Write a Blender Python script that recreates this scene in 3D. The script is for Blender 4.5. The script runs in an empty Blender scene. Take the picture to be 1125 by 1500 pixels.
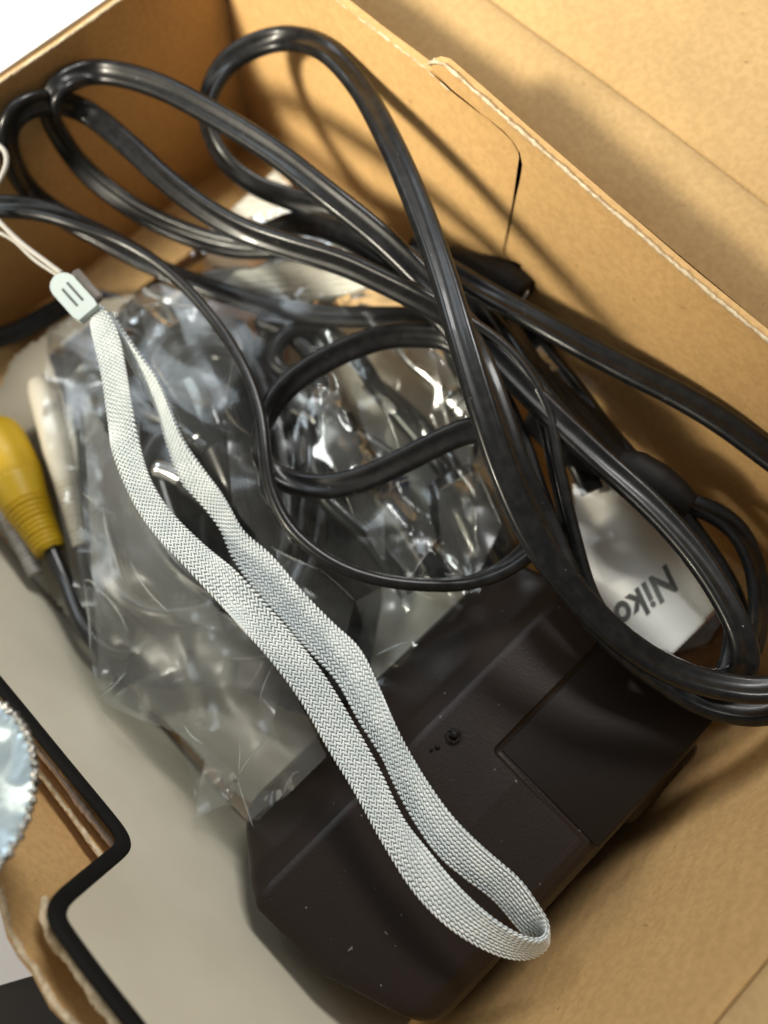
import bpy, bmesh, math, random
import numpy as np
from mathutils import Vector, Matrix
random.seed(7); rng = np.random.default_rng(7)
R_ = math.radians
sc = bpy.context.scene
COL = sc.collection

# ------------------------------------------------------------------ camera
# world axes: X runs along the long right-hand wall of the box, Y across it, Z up; metres
F = 1390.0; W2, H2 = 562.5, 750.0; CAMZ = 0.26
_a = np.array([-3734., -3630., F]); _b = np.array([4506., -4100., F])
_a /= np.linalg.norm(_a); _b -= _a * (_a @ _b); _b /= np.linalg.norm(_b)
XC, YC = -_a, _b; ZC = np.cross(XC, YC)
RW = np.array([XC, YC, ZC])
cam_d = bpy.data.cameras.new('camera'); cam = bpy.data.objects.new('camera', cam_d); COL.objects.link(cam)
cr = RW @ np.array([1, 0, 0]); cu = RW @ np.array([0, -1, 0]); cb = RW @ np.array([0, 0, -1])
cam.matrix_world = Matrix(((cr[0], cu[0], cb[0], 0), (cr[1], cu[1], cb[1], 0), (cr[2], cu[2], cb[2], CAMZ), (0, 0, 0, 1)))
cam_d.sensor_fit = 'VERTICAL'; cam_d.sensor_height = 36; cam_d.lens = 36 * F / 1500
cam_d.clip_start = 0.005; cam_d.clip_end = 20
cam_d.dof.use_dof = True; cam_d.dof.focus_distance = 0.197; cam_d.dof.aperture_fstop = 8.0
sc.camera = cam
# ------------------------------------------------------------------ light
w = bpy.data.worlds.new('World'); sc.world = w; w.use_nodes = True
nt = w.node_tree; bg = nt.nodes['Background']
tc = nt.nodes.new('ShaderNodeTexCoord'); sx = nt.nodes.new('ShaderNodeSeparateXYZ'); rp = nt.nodes.new('ShaderNodeValToRGB')
nt.links.new(tc.outputs['Generated'], sx.inputs[0]); nt.links.new(sx.outputs['Z'], rp.inputs[0]); nt.links.new(rp.outputs[0], bg.inputs[0])
rp.color_ramp.elements[0].color = (.30, .27, .24, 1); rp.color_ramp.elements[1].color = (.95, .92, .86, 1)
bg.inputs[1].default_value = 0.22
def lamp(name, loc, target, size, power, color, shape='SQUARE', sy=None):
    d = bpy.data.lights.new(name, 'AREA'); d.shape = shape; d.size = size
    if sy: d.size_y = sy
    d.energy = power; d.color = color
    o = bpy.data.objects.new(name, d); COL.objects.link(o); o.location = loc
    o.rotation_euler = (Vector(target) - Vector(loc)).to_track_quat('-Z', 'Y').to_euler()
    return o
lamp('broad_fill', (-0.34, -0.60, 0.60), (-.07, .07, .04), .32, 1.9, (1.0, .88, .70))  # weak broad fill added beside the spot, not a ceiling fixture
_s = bpy.data.lights.new('desk_lamp', 'SPOT'); _s.energy = 88; _s.color = (1.0, .93, .76); _s.spot_size = R_(20.5); _s.spot_blend = 1.0; _s.shadow_soft_size = .085
_so = bpy.data.objects.new('desk_lamp', _s); COL.objects.link(_so); _so.location = (-.36, -.66, .66)
_so.rotation_euler = (Vector((-.165, .175, .06)) - _so.location).to_track_quat('-Z', 'Y').to_euler()
lamp('panel_fill', (-.42, .95, 1.30), (-.05, .0, .04), .55, 17.5, (.97, .96, .93), 'RECTANGLE', .25)  # added fill that brightens the grey insert; no window is known there
lamp('chamfer_fill', (-1.05, .12, 1.15), (-.05, .03, .04), .55, 5.0, (.86, .94, 1.0), 'RECTANGLE', .4)  # added bluish fill for highlights on the adapter chamfer, strap and foil
sc.view_settings.view_transform = 'Standard'; sc.view_settings.look = 'None'
sc.view_settings.exposure = 0.0; sc.view_settings.gamma = 1
sc.cycles.transparent_max_bounces = 24; sc.cycles.max_bounces = 10

# ------------------------------------------------------------------ geometry helpers
CO = np.array([0, 0, CAMZ])
X0, Y0 = -.1986, .1224
def ray(px, py): return RW @ np.array([px - W2, py - H2, F])
def Pl(px, py, ax, val):
    d = ray(px, py); t = (val - CO[ax]) / d[ax]; return CO + d * t
def P(px, py, z, m=.004):
    """point on the line of sight of a photo pixel at height z (mm), kept inside the box walls"""
    z = z / 1000.; d = ray(px, py); t = (z - CAMZ) / d[2]
    p = CO + d * t
    if p[0] < X0 + m and d[0] < 0: t = min(t, (X0 + m) / d[0])
    if p[1] > Y0 - m and d[1] > 0: t = min(t, (Y0 - m) / d[1])
    return CO + d * t
GN = np.array([0, 1, .3]); GN = GN / np.linalg.norm(GN); G0 = GN @ np.array([0, -.0235, 0])
def Q(px, py, off):
    """point on the slanted left wall plane, off metres outward from its inner face"""
    d = ray(px, py); t = (G0 - off - GN @ CO) / (GN @ d); return CO + d * t

def catmull(pts, n_per):
    pts = np.array(pts, float); P_ = np.vstack([2 * pts[0] - pts[1], pts, 2 * pts[-1] - pts[-2]])
    out = []
    for i in range(1, len(P_) - 2):
        p0, p1, p2, p3 = P_[i - 1:i + 3]
        for k in range(n_per):
            t = k / n_per
            out.append(.5 * (2 * p1 + (p2 - p0) * t + (2 * p0 - 5 * p1 + 4 * p2 - p3) * t * t + (3 * p1 - p0 - 3 * p2 + p3) * t ** 3))
    out.append(P_[-2]); return np.array(out)
def resample(pts, step, ncol=3):
    seg = np.linalg.norm(np.diff(pts[:, :3], axis=0), axis=1); s = np.concatenate([[0], np.cumsum(seg)])
    n = max(3, int(s[-1] / step)); q = np.linspace(0, s[-1], n)
    return np.stack([np.interp(q, s, pts[:, k]) for k in range(pts.shape[1])], 1)
def smooth(a, it=3):
    for _ in range(it):
        a[1:-1] = .25 * a[:-2] + .5 * a[1:-1] + .25 * a[2:]
    return a

def obj(name, me, mat=None, parent=None, label=None, cat=None, group=None, kind=None, sm=True):
    if mat is not None and not me.materials: me.materials.append(mat)
    if sm: me.polygons.foreach_set('use_smooth', [True] * len(me.polygons))
    o = bpy.data.objects.new(name, me); COL.objects.link(o)
    if parent is not None: o.parent = parent
    tag(o, label, cat, group, kind); return o
def tag(o, label=None, cat=None, group=None, kind=None):
    if label: o['label'] = label
    if cat: o['category'] = cat
    if group: o['group'] = group
    if kind: o['kind'] = kind
def thing(name, label, cat, group=None):
    o = bpy.data.objects.new(name, None); COL.objects.link(o); o.empty_display_size = .01
    tag(o, label, cat, group); return o
def mesh(verts, faces, name='m'):
    me = bpy.data.meshes.new(name); me.from_pydata([tuple(map(float, v)) for v in verts], [], [tuple(map(int, f)) for f in faces]); me.update(); return me
def join(parts):
    V = []; Fc = []; n = 0
    for v, f in parts:
        V.extend(v); Fc.extend([[i + n for i in q] for q in f]); n += len(v)
    return V, Fc
def normals_out(me):
    bm = bmesh.new(); bm.from_mesh(me); bmesh.ops.recalc_face_normals(bm, faces=bm.faces); bm.to_mesh(me); bm.free(); return me

def sweep(pts, sec, twist=None, scale=None, view=True, cap=True, refax=None):
    """sweep a closed section along pts; the section's x axis lies across the line of sight, turned by twist"""
    n = len(pts); m = len(sec); V = []; Fc = []
    T = np.gradient(pts, axis=0); T /= np.linalg.norm(T, axis=1)[:, None] + 1e-12
    for i in range(n):
        vd = (CO - pts[i]) if refax is None else np.array(refax, float); vd = vd / np.linalg.norm(vd)
        u = np.cross(T[i], vd); u /= np.linalg.norm(u) + 1e-9; v = np.cross(u, T[i])
        a = 0 if twist is None else math.radians(twist[i]); c, s = math.cos(a), math.sin(a)
        uu, vv = c * u + s * v, -s * u + c * v
        k = 1 if scale is None else scale[i]
        for x, y in sec: V.append(pts[i] + uu * x * k + vv * y * k)
    for i in range(n - 1):
        for j in range(m):
            a, b = i * m + j, i * m + (j + 1) % m
            Fc.append([a, b, b + m, a + m])
    if cap: Fc.append(list(range(m))[::-1]); Fc.append([(n - 1) * m + j for j in range(m)])
    return V, Fc
def circ(r, n=12, sy=1): return [(r * math.cos(2 * math.pi * i / n), sy * r * math.sin(2 * math.pi * i / n)) for i in range(n)]
def fig8(r, d, n=9):
    o = []
    for i in range(n + 1):
        a = R_(-128 + 256 * i / n); o.append((d + r * math.cos(a), r * math.sin(a)))
    for i in range(n + 1):
        a = R_(52 + 256 * i / n); o.append((-d + r * math.cos(a), r * math.sin(a)))
    return o
def path(pl, step=.0016, k=10, sm_=3):
    """pl: list of (px, py, z_mm[, twist_deg])"""
    a = np.array([list(P(q[0], q[1], q[2])) + [q[3] if len(q) > 3 else 0] for q in pl])
    a = resample(catmull(a, k), step); a = smooth(a, sm_); return a[:, :3], a[:, 3]

def inpoly(x, y, poly):
    r = False; n = len(poly); j = n - 1
    for i in range(n):
        xi, yi = poly[i]; xj, yj = poly[j]
        if (yi > y) != (yj > y) and x < (xj - xi) * (y - yi) / (yj - yi + 1e-12) + xi: r = not r
        j = i
    return r
def nearest(x, y, poly):
    best = None
    for i in range(len(poly)):
        x1, y1 = poly[i]; x2, y2 = poly[(i + 1) % len(poly)]
        dx, dy = x2 - x1, y2 - y1; t = max(0, min(1, ((x - x1) * dx + (y - y1) * dy) / (dx * dx + dy * dy + 1e-12)))
        qx, qy = x1 + t * dx, y1 + t * dy; d = (qx - x) ** 2 + (qy - y) ** 2
        if best is None or d < best[0]: best = (d, qx, qy)
    return best[1], best[2], math.sqrt(best[0])
def sheet(poly, ctrl, hfun=None, step=6., hscale=1.):
    """a film or paper sheet laid over the outline; ctrl = [(px,py,z)] heights, hfun(x,y)->mm extra relief"""
    xs = [p[0] for p in poly]; ys = [p[1] for p in poly]
    nx = int((max(xs) - min(xs)) / step) + 2; ny = int((max(ys) - min(ys)) / step) + 2
    ins = {}
    for i in range(nx):
        for j in range(ny):
            ins[(i, j)] = inpoly(min(xs) + i * step, min(ys) + j * step, poly)
    idx = {}; V = []; Fc = []; C_ = np.array(ctrl, float)
    def vert(i, j):
        if (i, j) in idx: return idx[(i, j)]
        x = min(xs) + i * step; y = min(ys) + j * step
        if not ins[(i, j)]: x, y, _ = nearest(x, y, poly)
        wgt = 1 / (((C_[:, 0] - x) ** 2 + (C_[:, 1] - y) ** 2) ** 1.2 + 60); z = (wgt * C_[:, 2]).sum() / wgt.sum()
        if hfun: z += hfun(x, y) * hscale
        V.append(P(x, y, max(z, .6), .0015)); idx[(i, j)] = len(V) - 1; return len(V) - 1
    for i in range(nx - 1):
        for j in range(ny - 1):
            c = [(i, j), (i + 1, j), (i + 1, j + 1), (i, j + 1)]
            if sum(ins[q] for q in c) >= 2: Fc.append([vert(*q) for q in c])
    return V, Fc
def facet_noise(seed, cell, amp, sx=1., ang=0., warp=.5):
    r = np.random.default_rng(seed); tab = r.uniform(-1, 1, (64, 64)); wx = r.uniform(0, 6.28, 8)
    ca, sa = math.cos(ang), math.sin(ang)
    def f(x, y):
        u = (x * ca + y * sa) / (cell * sx); v = (-x * sa + y * ca) / cell
        u += warp * (math.sin(v * 1.3 + wx[0]) + .6 * math.sin(v * 2.9 + u * .9 + wx[1])); v += warp * (math.sin(u * 1.1 + wx[2]) + .6 * math.sin(u * 2.3 - v + wx[3]))
        i, j = math.floor(u), math.floor(v); a, b = u - i, v - j
        g = lambda p, q: tab[p % 64, q % 64]
        if (i + j) % 2:
            a = 1 - a
            z00, z10, z01, z11 = g(i + 1, j), g(i, j), g(i + 1, j + 1), g(i, j + 1)
        else: z00, z10, z01, z11 = g(i, j), g(i + 1, j), g(i, j + 1), g(i + 1, j + 1)
        z = z00 + (z10 - z00) * a + (z11 - z10) * b if a > b else z00 + (z11 - z01) * a + (z01 - z00) * b
        return z * amp
    return f
def addf(*fs): return lambda x, y: sum(f(x, y) for f in fs)

def slab(pts, nrm, th):
    """solid board from an outline (inner face) with thickness th along nrm"""
    me = bpy.data.meshes.new('slab'); bm = bmesh.new(); n = Vector(nrm).normalized() * th
    a = [bm.verts.new(Vector(p)) for p in pts]; b = [bm.verts.new(Vector(p) + n) for p in pts]
    bm.faces.new(a); bm.faces.new(b[::-1])
    for i in range(len(a)):
        j = (i + 1) % len(a); bm.faces.new([a[i], b[i], b[j], a[j]])
    bmesh.ops.triangulate(bm, faces=[f for f in bm.faces if len(f.verts) > 4])
    bmesh.ops.recalc_face_normals(bm, faces=bm.faces); bm.to_mesh(me); bm.free(); return me
def roughline(pts, r, step=.0007, jit=.00006, seed=1):
    jit = min(jit, .00009)
    g = np.random.default_rng(seed); p = resample(np.array(pts, float), step); n = len(p)
    p = p + g.normal(0, jit, p.shape); sc_ = 1 + np.convolve(g.uniform(-.5, .5, n + 4), np.ones(5) / 5, 'valid')
    return sweep(p, circ(r, 7), scale=sc_, refax=(0.1, .2, 1))
def boxm(cx, cy, cz, sx, sy, sz, bev=.0, seg=2, M=None):
    bm = bmesh.new(); bmesh.ops.create_cube(bm, size=1)
    bmesh.ops.scale(bm, vec=(sx, sy, sz), verts=bm.verts)
    if bev: bmesh.ops.bevel(bm, geom=bm.edges[:] , offset=bev, segments=seg, affect='EDGES', profile=.5)
    if M is not None: bmesh.ops.transform(bm, matrix=M, verts=bm.verts)
    bmesh.ops.translate(bm, vec=(cx, cy, cz), verts=bm.verts)
    me = bpy.data.meshes.new('box'); bm.to_mesh(me); bm.free(); return me

# ------------------------------------------------------------------ materials
def mat(name, col, rough=.5, metal=0, spec=.5, bump=None, bumpd=.0002, col2=None, cscale=300, cmix=(.4, .65), coat=0, detail=4):
    m = bpy.data.materials.new(name); m.use_nodes = True; t = m.node_tree; b = t.nodes['Principled BSDF']
    b.inputs['Base Color'].default_value = (*col, 1); b.inputs['Roughness'].default_value = rough; b.inputs['Metallic'].default_value = metal
    b.inputs['Specular IOR Level'].default_value = spec; b.inputs['Coat Weight'].default_value = coat
    co = t.nodes.new('ShaderNodeTexCoord')
    if col2:
        n = t.nodes.new('ShaderNodeTexNoise'); n.inputs['Scale'].default_value = cscale; n.inputs['Detail'].default_value = detail
        r = t.nodes.new('ShaderNodeValToRGB'); r.color_ramp.elements[0].position = cmix[0]; r.color_ramp.elements[1].position = cmix[1]
        r.color_ramp.elements[0].color = (*col, 1); r.color_ramp.elements[1].color = (*col2, 1)
        t.links.new(co.outputs['Object'], n.inputs[0]); t.links.new(n.outputs[0], r.inputs[0]); t.links.new(r.outputs[0], b.inputs['Base Color'])
    if bump:
        n = t.nodes.new('ShaderNodeTexNoise'); n.inputs['Scale'].default_value = bump; n.inputs['Detail'].default_value = 5
        u = t.nodes.new('ShaderNodeBump'); u.inputs['Distance'].default_value = bumpd; u.inputs['Strength'].default_value = 1
        t.links.new(co.outputs['Object'], n.inputs[0]); t.links.new(n.outputs[0], u.inputs['Height']); t.links.new(u.outputs[0], b.inputs['Normal'])
    return m
def kraft(name, base, dark, fleck=.5):
    m = bpy.data.materials.new(name); m.use_nodes = True; t = m.node_tree; b = t.nodes['Principled BSDF']
    b.inputs['Roughness'].default_value = .8; b.inputs['Specular IOR Level'].default_value = .25
    co = t.nodes.new('ShaderNodeTexCoord')
    def noise(s, d=4, rough=.6):
        n = t.nodes.new('ShaderNodeTexNoise'); n.inputs['Scale'].default_value = s; n.inputs['Detail'].default_value = d; n.inputs['Roughness'].default_value = rough
        t.links.new(co.outputs['Object'], n.inputs[0]); return n
    big = noise(28, 5); fine = noise(650, 3); fl = noise(330, 2)
    r1 = t.nodes.new('ShaderNodeValToRGB'); r1.color_ramp.elements[0].position = .3; r1.color_ramp.elements[1].position = .7
    r1.color_ramp.elements[0].color = (*[c * .92 for c in base], 1); r1.color_ramp.elements[1].color = (*[min(1, c * 1.07) for c in base], 1)
    t.links.new(big.outputs[0], r1.inputs[0])
    r2 = t.nodes.new('ShaderNodeValToRGB'); r2.color_ramp.elements[0].position = .38; r2.color_ramp.elements[1].position = .62
    r2.color_ramp.elements[0].color = (.93, .92, .9, 1); r2.color_ramp.elements[1].color = (1.05, 1.05, 1.05, 1)
    t.links.new(fine.outputs[0], r2.inputs[0])
    mx = t.nodes.new('ShaderNodeMix'); mx.data_type = 'RGBA'; mx.blend_type = 'MULTIPLY'; mx.inputs[0].default_value = 1
    t.links.new(r1.outputs[0], mx.inputs[6]); t.links.new(r2.outputs[0], mx.inputs[7])
    r3 = t.nodes.new('ShaderNodeValToRGB'); r3.color_ramp.elements[0].position = .73; r3.color_ramp.elements[1].position = .78
    r3.color_ramp.elements[0].color = (0, 0, 0, 1); r3.color_ramp.elements[1].color = (fleck, fleck, fleck, 1)
    t.links.new(fl.outputs[0], r3.inputs[0])
    m2 = t.nodes.new('ShaderNodeMix'); m2.data_type = 'RGBA'; m2.inputs[7].default_value = (*dark, 1)
    t.links.new(r3.outputs[0], m2.inputs[0]); t.links.new(mx.outputs[2], m2.inputs[6]); t.links.new(m2.outputs[2], b.inputs['Base Color'])
    u = t.nodes.new('ShaderNodeBump'); u.inputs['Distance'].default_value = .00006; u.inputs['Strength'].default_value = .8
    t.links.new(fine.outputs[0], u.inputs['Height'])
    u2 = t.nodes.new('ShaderNodeBump'); u2.inputs['Distance'].default_value = .0012; u2.inputs['Strength'].default_value = .5
    wv_ = t.nodes.new('ShaderNodeTexWave'); wv_.inputs['Scale'].default_value = 95; wv_.inputs['Distortion'].default_value = .6; wv_.bands_direction = 'DIAGONAL'
    t.links.new(co.outputs['Object'], wv_.inputs[0]); u3 = t.nodes.new('ShaderNodeBump'); u3.inputs['Distance'].default_value = .00005; u3.inputs['Strength'].default_value = .6
    t.links.new(wv_.outputs['Fac'], u3.inputs['Height']); t.links.new(u.outputs[0], u3.inputs['Normal'])
    t.links.new(big.outputs[0], u2.inputs['Height']); t.links.new(u3.outputs[0], u2.inputs['Normal']); t.links.new(u2.outputs[0], b.inputs['Normal'])
    return m
def film(name, milk, gloss, rough=.09, bumpd=.0006, bs=90, tint=(.95, .96, .95)):
    m = bpy.data.materials.new(name); m.use_nodes = True; t = m.node_tree; t.nodes.remove(t.nodes['Principled BSDF']); out = t.nodes['Material Output']
    co = t.nodes.new('ShaderNodeTexCoord'); n = t.nodes.new('ShaderNodeTexNoise'); n.inputs['Scale'].default_value = bs; n.inputs['Detail'].default_value = 3; n.inputs['Distortion'].default_value = 1.2
    t.links.new(co.outputs['Object'], n.inputs[0])
    u = t.nodes.new('ShaderNodeBump'); u.inputs['Distance'].default_value = bumpd; t.links.new(n.outputs[0], u.inputs['Height'])
    tr = t.nodes.new('ShaderNodeBsdfTransparent'); tr.inputs[0].default_value = (*tint, 1)
    df = t.nodes.new('ShaderNodeBsdfDiffuse'); df.inputs[0].default_value = (.8, .8, .76, 1)
    tl = t.nodes.new('ShaderNodeBsdfTranslucent'); tl.inputs[0].default_value = (.8, .8, .76, 1)
    gl = t.nodes.new('ShaderNodeBsdfGlossy'); gl.inputs['Roughness'].default_value = rough; gl.inputs[0].default_value = (.95, .98, 1, 1)
    for q in (df, gl): t.links.new(u.outputs[0], q.inputs['Normal'])
    m0 = t.nodes.new('ShaderNodeMixShader'); m0.inputs[0].default_value = .5; t.links.new(df.outputs[0], m0.inputs[1]); t.links.new(tl.outputs[0], m0.inputs[2])
    m1 = t.nodes.new('ShaderNodeMixShader'); m1.inputs[0].default_value = milk; t.links.new(tr.outputs[0], m1.inputs[1]); t.links.new(m0.outputs[0], m1.inputs[2])
    fr = t.nodes.new('ShaderNodeFresnel'); fr.inputs[0].default_value = 1.5; t.links.new(u.outputs[0], fr.inputs[1])
    ml = t.nodes.new('ShaderNodeMath'); ml.operation = 'MULTIPLY'; ml.inputs[1].default_value = gloss; ml.use_clamp = True; t.links.new(fr.outputs[0], ml.inputs[0])
    m2 = t.nodes.new('ShaderNodeMixShader'); t.links.new(ml.outputs[0], m2.inputs[0]); t.links.new(m1.outputs[0], m2.inputs[1]); t.links.new(gl.outputs[0], m2.inputs[2])
    t.links.new(m2.outputs[0], out.inputs[0]); return m

M_KRAFT = kraft('kraft_board', (.56, .35, .148), (.16, .09, .04))
M_KRAFT2 = kraft('kraft_board_flap', (.47, .315, .145), (.2, .11, .05), .6)
M_EDGE = mat('cut_board_edge', (.66, .55, .38), .9, bump=900, bumpd=.0002, col2=(.45, .33, .2), cscale=500)
M_GREY = mat('grey_card', (.58, .535, .42), .6, spec=.3, bump=500, bumpd=.00004, col2=(.61, .565, .445), cscale=60)
M_BLACKEDGE = mat('black_foam_edge', (.008, .007, .006), .8, spec=.15, bump=800, bumpd=.0001)
M_WHITE = mat('white_coated_board', (.92, .92, .93), .35, bump=40, bumpd=.0003)
M_PRINT = mat('faint_grey_print', (.16, .16, .19), .5)
M_CORD = mat('black_rubber', (.0055, .0055, .006), .33, spec=.32, bump=220, bumpd=.00006, col2=(.012, .012, .012), cscale=400, coat=.10)
def specks(m, scale=1400, th=.76, col=(.30, .28, .25)):
    t = m.node_tree; b = t.nodes['Principled BSDF']; co = t.nodes.new('ShaderNodeTexCoord')
    n = t.nodes.new('ShaderNodeTexNoise'); n.inputs['Scale'].default_value = scale; n.inputs['Detail'].default_value = 1
    t.links.new(co.outputs['Object'], n.inputs[0]); rr = t.nodes.new('ShaderNodeValToRGB'); rr.color_ramp.elements[0].position = th; rr.color_ramp.elements[1].position = th + .03
    t.links.new(n.outputs[0], rr.inputs[0]); mx = t.nodes.new('ShaderNodeMix'); mx.data_type = 'RGBA'; t.links.new(rr.outputs[0], mx.inputs[0])
    old = b.inputs['Base Color']
    if old.links: t.links.new(old.links[0].from_socket, mx.inputs[6])
    else: mx.inputs[6].default_value = old.default_value
    mx.inputs[7].default_value = (*col, 1); t.links.new(mx.outputs[2], old)
specks(M_CORD, 900, .79, (.2, .19, .17))
M_CORD2 = mat('black_cable_jacket', (.012, .012, .013), .3, spec=.5, coat=.2)
M_PLUG = mat('moulded_black_plastic', (.009, .008, .0075), .6, spec=.25, bump=900, bumpd=.00005)
M_CHG = mat('adapter_plastic', (.017, .0105, .0075), .40, spec=.28, bump=1500, bumpd=.00005)
M_CHG2 = mat('adapter_plastic_shaded', (.010, .0065, .0045), .48, spec=.2, bump=1500, bumpd=.00004)  # adapter plastic with the shade of the recess put into its colour
specks(M_CHG, 700, .765, (.12, .11, .1))
M_YARN = mat('pale_braid_yarn', (.68, .735, .735), .42, spec=.6, bump=2500, bumpd=.0001, col2=(.80, .84, .83), cscale=250)
M_YARNC = mat('braid_core', (.13, .15, .15), .8)
M_SLIDER = mat('pale_grey_plastic', (.40, .46, .45), .42, bump=300, bumpd=.00003)
M_SLOT = mat('slot_dark', (.07, .075, .075), .7)
M_STRING = mat('thin_grey_string', (.42, .40, .36), .6, bump=1500, bumpd=.0001)
M_YELLOW = mat('yellow_plastic', (.56, .36, .012), .42, bump=400, bumpd=.00004)
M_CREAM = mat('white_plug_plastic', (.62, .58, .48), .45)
M_PAPER = mat('white_paper', (.74, .73, .68), .6, bump=200, bumpd=.00005)
M_CARD = mat('white_printed_card', (.93, .91, .86), .5)
M_INK = mat('glare_blotched_ink', (.035, .035, .03), .5, col2=(.11, .11, .10), cscale=170, cmix=(.45, .6))  # grey blotches in the ink colour stand in for glare
M_BLUE = mat('blue_print', (.008, .014, .07), .4)
M_METAL = mat('nickel_metal', (.72, .73, .74), .22, metal=1)
M_FOIL = mat('crinkled_foil', (.52, .64, .70), .36, metal=.7, bump=60, bumpd=.0008)
M_BROWN = mat('brown_smoky_plastic', (.10, .055, .03), .3)
M_TABLE = mat('dark_table', (.012, .012, .014), .4)
M_FILM = film('clear_bag_film', .03, .55, .2, .0003, 45)
M_FILM2 = film('milky_bag_film', .21, .25, .25, .0003, 40)
M_FILM3 = film('crisp_clear_film', .02, .85, .10, .0003, 40)
M_FILM4 = film('soft_clear_film', .028, .32, .16, .0003, 40)
M_FOLD = film('folded_film', .06, .42, .2, .0002, 40)
M_CREASE = film('crease_film', .22, .7, .25, .0001, 40)

# ------------------------------------------------------------------ setting
tb = boxm(-.1, .05, -.02, 2.4, 2.4, .03); obj('table', tb, M_TABLE, kind='structure', sm=False)

# ------------------------------------------------------------------ cardboard box
box = thing('cardboard_box', 'open brown cardboard box holding the coiled black cord and strap', 'box')
NX0, NK = .030, .26   # near wall: X = NX0 + NK z
def Nr(px, py):
    d = ray(px, py); t = (NX0 + NK * CAMZ) / (d[0] - NK * d[2]); return CO + d * t
fl = slab([(X0 - .01, -.05, 0), (.05, -.05, 0), (.05, Y0 + .01, 0), (X0 - .01, Y0 + .01, 0)], (0, 0, -1), .002)
obj('floor', fl, M_KRAFT, box, sm=False)
# right wall with the die-cut slit of its tuck tab
rimL = [(315, -135), (493, 0), (560, 52), (600, 82), (625, 101)]
slitF = [(660, 133), (711, 173), (735, 193), (750, 208), (759, 224), (763, 241), (761, 255), (758, 271), (746, 321), (738, 360), (737, 372), (742, 381), (763, 389)]
slitB = [(764, 387.5), (748, 380), (739.6, 371.5), (740.4, 360), (748.2, 321), (760.2, 271), (763.2, 255), (765.2, 241), (761.4, 223), (752, 207), (737, 191.5), (712.5, 171.2), (661.5, 131), (629, 97)]
rimR = [(628, 93), (636, 90), (650, 94), (700, 137), (761, 191), (876, 291), (1012, 407), (1125, 500), (1400, 725)]
inner = [Pl(x, y, 1, Y0) for x, y in rimL + slitF + slitB + rimR]
tip = Pl(763, 389, 1, Y0); Wp = lambda a: [Pl(x, y, 1, Y0) for x, y in a]
def two(a, b):
    bm = bmesh.new(); bm.from_mesh(a); bm.from_mesh(b); bm.to_mesh(a); bm.free(); return a
wr = two(slab(Wp(rimL + slitF) + [np.array([tip[0], Y0, 0]), np.array([X0 - .002, Y0, 0])], (0, 1, 0), .0022),
         slab([tip] + Wp(slitB + rimR) + [np.array([inner[-1][0], Y0, 0]), np.array([tip[0], Y0, 0])], (0, 1, 0), .0022))
obj('wall', wr, M_KRAFT, box, sm=False)
e1 = roughline([Pl(x, y, 1, Y0 - .0002) for x, y in rimR], .00042, seed=3)
e2 = roughline([Pl(x, y, 1, Y0 + .0018) + np.array([0, 0, .0004]) for x, y in rimR[1:]], .0005, seed=4)
e3 = roughline([Pl(x, y, 1, Y0 + .0002) for x, y in rimL + slitF[:1]], .0003, seed=5)
obj('cut_edge', mesh(*join([e1, e2, e3])), M_EDGE, box)
# backing layer behind the slit
bk = slab([(-.165, Y0 + .0026, .0), (.02, Y0 + .0026, 0), (.02, Y0 + .0026, .082), (-.13, Y0 + .0026, .084), (-.165, Y0 + .0026, .07)], (0, 1, 0), .0015)
obj('wall_lining', bk, M_KRAFT, box, sm=False)
# far-left wall
rr = [(-200, 262), (0, 125), (90, 64), (178, 2), (300, -80)]
inn = [Pl(x, y, 0, X0) for x, y in rr] + [np.array([X0, Y0 + .001, .0775])]
wl = slab(inn + [np.array([X0, Y0 + .001, 0]), np.array([X0, inn[0][1], 0])], (-1, 0, 0), .002)
obj('wall', wl, M_KRAFT, box, sm=False)
obj('cut_edge', mesh(*roughline([p + np.array([-.0004, 0, .0003]) for p in inn], .0005, seed=6)), M_EDGE, box)
# bottom flap lying on the floor along the far wall
bf = slab([P(-40, 540, .8), P(128, 409, .8), P(220, 335, .8), P(366, 224, .8), P(440, 262, .8), P(200, 430, .8), P(20, 600, .8)], (0, 0, 1), .0015)
obj('bottom_flap', bf, M_KRAFT2, box, sm=False)
# near wall, slanting outward
ztop = .0845
def npt(y, z): return np.array([NX0 + NK * z, y, z])
wn = slab([npt(-.12, ztop), npt(Y0 + .002, ztop), npt(Y0 + .002, 0), npt(-.12, 0)], (1, 0, -NK), .002)
obj('wall', wn, M_KRAFT, box, sm=False)
# flap folded out from the near wall
nf = slab([npt(-.12, ztop) + np.array([.0023, 0, 0]), npt(.16, ztop) + np.array([.0023, 0, 0]), np.array([.19, .16, .070]), np.array([.19, -.12, .070])], (0, 0, -1), .002)
obj('flap', nf, M_KRAFT2, box, sm=False)
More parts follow.
